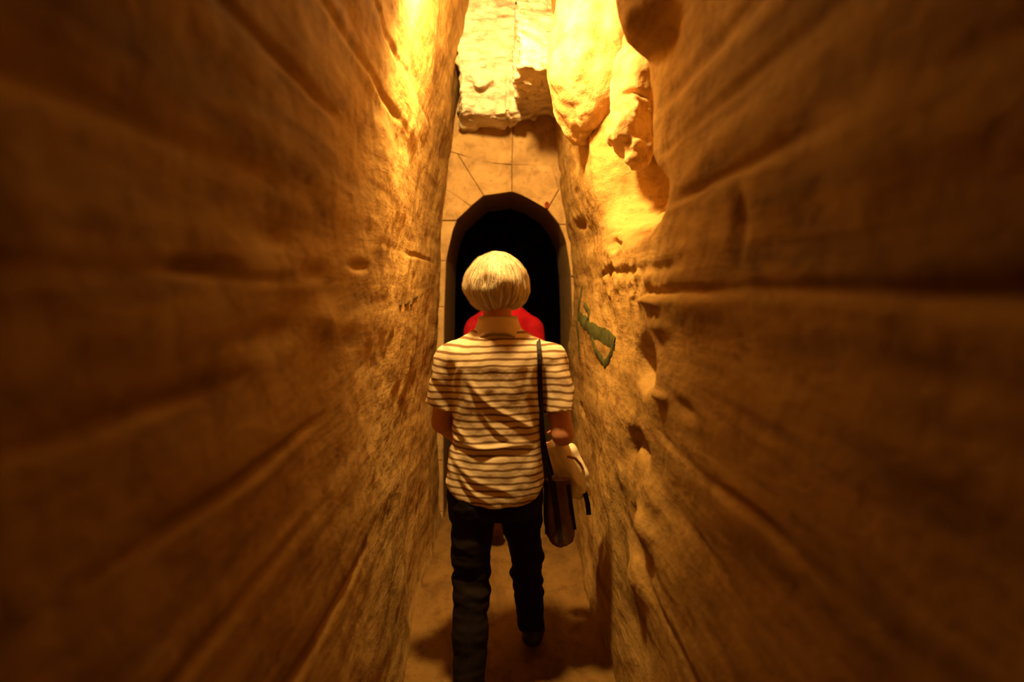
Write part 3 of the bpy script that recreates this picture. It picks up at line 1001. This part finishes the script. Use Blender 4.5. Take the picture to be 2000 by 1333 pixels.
def person_ahead():
    root = empty('person', (0.012, 3.5, 0.0))
    tag(root, 'person in a red shirt further ahead, mostly hidden behind the silver-haired walker', 'person')
    f = Field((-0.34, 3.1, 0.0), (0.36, 4.0, 1.78), 0.0068)
    cx = 0.008
    head(f, (cx, 3.55, 1.60))
    f.cap((cx, 3.51, 1.42), (cx, 3.53, 1.56), 0.054, 0.050, 0.02)
    f.stack([(0.84, cx, 3.5, 0.15, 0.10), (1.05, cx, 3.5, 0.13, 0.09), (1.3, cx, 3.5, 0.15, 0.095), (1.44, cx, 3.5, 0.10, 0.07)], 0.03)
    arms = (((-0.178, 3.5, 1.315), (-0.20, 3.50, 1.08), (-0.16, 3.70, 0.96), -1), ((0.193, 3.5, 1.315), (0.215, 3.50, 1.08), (0.17, 3.70, 0.96), 1))
    for s_, e, w, sd in arms:
        f.cap((cx+sd*0.08, 3.5, 1.40), s_, 0.045, 0.048, 0.03)
        f.cap(s_, e, 0.045, 0.038, 0.02); f.cap(e, w, 0.038, 0.026, 0.012)
        hand(f, w, Vector(w)-Vector(e), (-sd, 0, -0.3), 1 if sd > 0 else -1, 0.6)
    legs = (((-0.07, 3.5, 0.84), (-0.080, 3.62, 0.48), (-0.052, 3.30, 0.20)), ((0.09, 3.5, 0.84), (0.105, 3.56, 0.46), (0.10, 3.52, 0.09)))
    for h_, k, a in legs:
        f.cap(h_, k, 0.075, 0.050, 0.03); f.cap(k, a, 0.050, 0.034, 0.02)
    f.obj('body', M['skin'], root)
    g = Field((-0.12, 3.38, 1.48), (0.14, 3.70, 1.76), 0.006)
    g.ell((cx, 3.53, 1.625), (0.088, 0.108, 0.098), 0)
    g.ell((cx, 3.50, 1.58), (0.082, 0.075, 0.07), 0.03)
    g.cut(lambda X, Yv, Zv: np.minimum(Yv-3.59, 1.655-Zv) + 0*X)
    g.warp(lambda x, y, z: 0.005*fbm(x*30, y*30, z*8, 2, 301))
    g.obj('hair', M['brown_hair'], root)
    s = Field((-0.32, 3.32, 0.74), (0.34, 3.72, 1.50), 0.0068)
    s.stack([(0.78, cx, 3.5, 0.175, 0.12), (0.95, cx, 3.5, 0.16, 0.11), (1.1, cx, 3.5, 0.155, 0.108), (1.3, cx, 3.5, 0.175, 0.112), (1.39, cx, 3.5, 0.145, 0.095), (1.43, cx, 3.5, 0.10, 0.075)], 0.02)
    for s_, e, w, sd in arms:
        s.cap((cx+sd*0.06, 3.5, 1.425), (s_[0]*0.92, 3.5, 1.345), 0.044, 0.050, 0.04)
        d = (Vector(e)-Vector(s_))
        s.cap(s_, Vector(s_)+d*0.62, 0.058, 0.060, 0.02)
    s.warp(lambda x, y, z: 0.008*fbm(x*8+z*4, y*8, z*7, 3, 311))
    s.cut(lambda X, Yv, Zv: 0.79 - Zv + 0*X + 0*Yv)
    s.obj('shirt', M['red'], root)
    t = Field((-0.22, 3.2, 0.06), (0.24, 3.76, 0.92), 0.0075)
    t.stack([(0.76, cx, 3.5, 0.15, 0.10), (0.88, cx, 3.5, 0.16, 0.105)], 0.03)
    for i, (h_, k, a) in enumerate(legs):
        t.cap((h_[0], h_[1], 0.82), k, 0.085, 0.060, 0.02)
        t.cap(k, Vector(k)*0.08 + Vector(a)*0.92, 0.060, 0.050, 0.02)
    t.warp(lambda x, y, z: 0.006*fbm(x*7, y*7, z*14, 3, 321))
    t.obj('trousers', M['trousers'], root)
    shoe('shoe', (0.10, 3.46, 0.008), 0, root, M['shoe'], 0.26)
    shoe('shoe', (-0.046, 3.25, 0.165), math.radians(-3), root, M['red_shoe'], 0.24, pitch=math.radians(-36))
    root.location = (0.0, 4.13, 0.0)
    root.scale = (1.0, 1.0, 0.985)
    return root


person_ahead()


# ------------------------------------------------------------------ shoulder bag
def surf_y(F, x, z, front=False, off=0.004):
    yy = np.linspace(2.42, 2.62, 120) if not front else np.linspace(2.84, 2.62, 120)
    for y in yy:
        if F.value((x, y, z)) < off: return y
    return None


def ribbon(name, path, nrm, width, thick, material, parent):
    """path: points, nrm: width direction per point"""
    v, fc = [], []
    n = len(path)
    for i, p in enumerate(path):
        p = Vector(p)
        t = (Vector(path[min(n-1, i+1)])-Vector(path[max(0, i-1)])).normalized()
        w = Vector(nrm[i]); w = (w - w.project(t)).normalized(); u = t.cross(w)
        for a, b in ((-1, -1), (1, -1), (1, 1), (-1, 1)):
            v.append(p + w*a*width/2 + u*b*thick/2)
    for i in range(n-1):
        for k in range(4):
            fc.append((i*4+k, i*4+(k+1) % 4, i*4+4+(k+1) % 4, i*4+4+k))
    fc.append((3, 2, 1, 0)); fc.append(tuple(range(n*4-4, n*4)))
    return mesh_obj(name, v, fc, material, parent, False)


def build_bag():
    top = P(1092, 945, 2.66)
    cx, cy = 0.213, 2.655
    zt, zb = P(1092, 945, 2.6).z, P(1092, 1072, 2.6).z
    root = empty('shoulder_bag', (cx, cy, zb))
    tag(root, 'dark brown shoulder bag with black straps hanging at the right hip', 'bag')
    f = Field((cx-0.10, cy-0.10, zb-0.03), (cx+0.10, cy+0.12, zt+0.04), 0.005)
    H = zt-zb

    def body(X, Yv, Zv):
        t = (Zv-zb)/H
        hw = 0.052 + 0.016*np.clip(1-t, 0, 1)
        hd = 0.030 + 0.035*np.clip(1-t, 0, 1)
        q = (np.abs((X-cx-0.012*(1-t))/hw)**2.6 + np.abs((Yv-cy-0.02)/hd)**2.6)**(1/2.6)
        d = (q-1)*0.04
        bot = np.sqrt((X-cx-0.012)**2*0.9 + (Zv-zb-0.068)**2) - 0.068
        d = np.where(Zv < zb+0.068, np.maximum(d, bot), d)
        return np.maximum(d, Zv-zt)
    f.add(f.lo, f.lo+f.h*f.n, body, 0)
    f.warp(lambda x, y, z: 0.007*fbm(x*14, y*14, z*9, 3, 401))
    f.obj('bag_body', M['leather'], root)
    # black bands down the bag
    def front_y(x, z, off=0.003):
        for y in np.linspace(cy-0.10, cy+0.02, 80):
            if f.value((x, y, z)) < off: return y
        return cy+0.02
    for xa, za, xb, zb2, w in ((cx-0.022, zt-0.005, cx+0.006, zb+0.035, 0.022), (cx-0.050, zt-0.01, cx-0.046, zb+0.045, 0.014), (cx+0.040, zt-0.02, cx+0.066, zb+0.06, 0.014)):
        path = [(xa+(xb-xa)*t, front_y(xa+(xb-xa)*t, za+(zb2-za)*t), za+(zb2-za)*t) for t in np.linspace(0, 1, 9)]
        ribbon('band', path, [(1, 0, 0)]*9, w, 0.005, M['strap'], root)
    # shoulder strap: up the back, over the shoulder, down the chest and back to the bag
    pth = [(cx-0.025, cy-0.022, zt-0.02), (cx-0.035, cy-0.035, zt+0.05)]
    xs_ = lambda z: np.interp(z, [0.80, 0.95, 1.15, 1.36], [0.152, 0.146, 0.136, 0.128])
    last = 2.56
    for z in np.linspace(0.87, 1.335, 26):
        x = float(xs_(z)); y = surf_y(SH, x, z)
        last = y if y is not None else last
        pth.append((x, last-0.002, z))
    x = 0.128
    topz = None
    for y in (2.565, 2.59, 2.615, 2.64, 2.66):
        zz = 1.33
        for z in np.linspace(1.46, 1.2, 140):
            if SH.value((x, y, z)) < 0.004: zz = z; break
        if y > pth[-1][1]: pth.append((x, y, zz+0.002))
    for z in np.linspace(1.28, 0.90, 14):
        y = surf_y(SH, x, z, True)
        if y is not None: pth.append((x+0.03*(1.28-z)/0.38, y+0.004, z))
    pth.append((cx-0.02, cy+0.06, zt+0.0))
    # smooth
    A = np.array(pth)
    for _ in range(3):
        A[1:-1] = 0.5*A[1:-1] + 0.25*(A[:-2]+A[2:])
    ribbon('strap', [tuple(a) for a in A], [(1, 0, 0)]*len(A), 0.017, 0.004, M['strap'], root)
    return root


build_bag()


# ------------------------------------------------------------------ the white cloth bundle held under the right arm
def build_bundle():
    Yb = 2.80
    a, b, c, d = P(1088, 872, Yb), P(1100, 915, Yb), P(1118, 945, Yb), P(1132, 968, Yb)
    root = empty('cloth_bundle', tuple(a))
    tag(root, 'crumpled white cloth bundle held in the right hand', 'cloth')
    f = Field((0.10, Yb-0.13, 0.60), (0.42, Yb+0.13, 0.98), 0.005)
    f.chain([a, b, c, d], [0.036, 0.060, 0.052, 0.018], 0.02)
    e1, e2 = P(1112, 885, Yb), P(1147, 960, Yb)
    f.chain([a, e1, P(1134, 930, Yb), e2], [0.028, 0.034, 0.030, 0.016], 0.016)
    f.warp(lambda x, y, z: 0.014*fbm(x*12+z*6, y*12, z*8, 3, 501) + 0.002*np.sin((x*0.9+z*0.45)*110))
    f.obj('cloth', M['cloth'], root)
    # a dark strap end and a tan cord lying along it
    pts = [P(1108, 892, Yb-0.06), P(1124, 896, Yb-0.065), P(1134, 908, Yb-0.05), P(1139, 918, Yb-0.03)]
    ribbon('cord', pts, [(0, -0.6, 1)]*4, 0.010, 0.006, M['rope'], root)
    pts = [P(1136, 945, Yb-0.03), P(1143, 965, Yb-0.03), P(1148, 985, Yb-0.02), P(1150, 1006, Yb-0.02)]
    ribbon('strap_end', pts, [(1, 0, 0)]*4, 0.020, 0.006, M['strap'], root)


build_bundle()
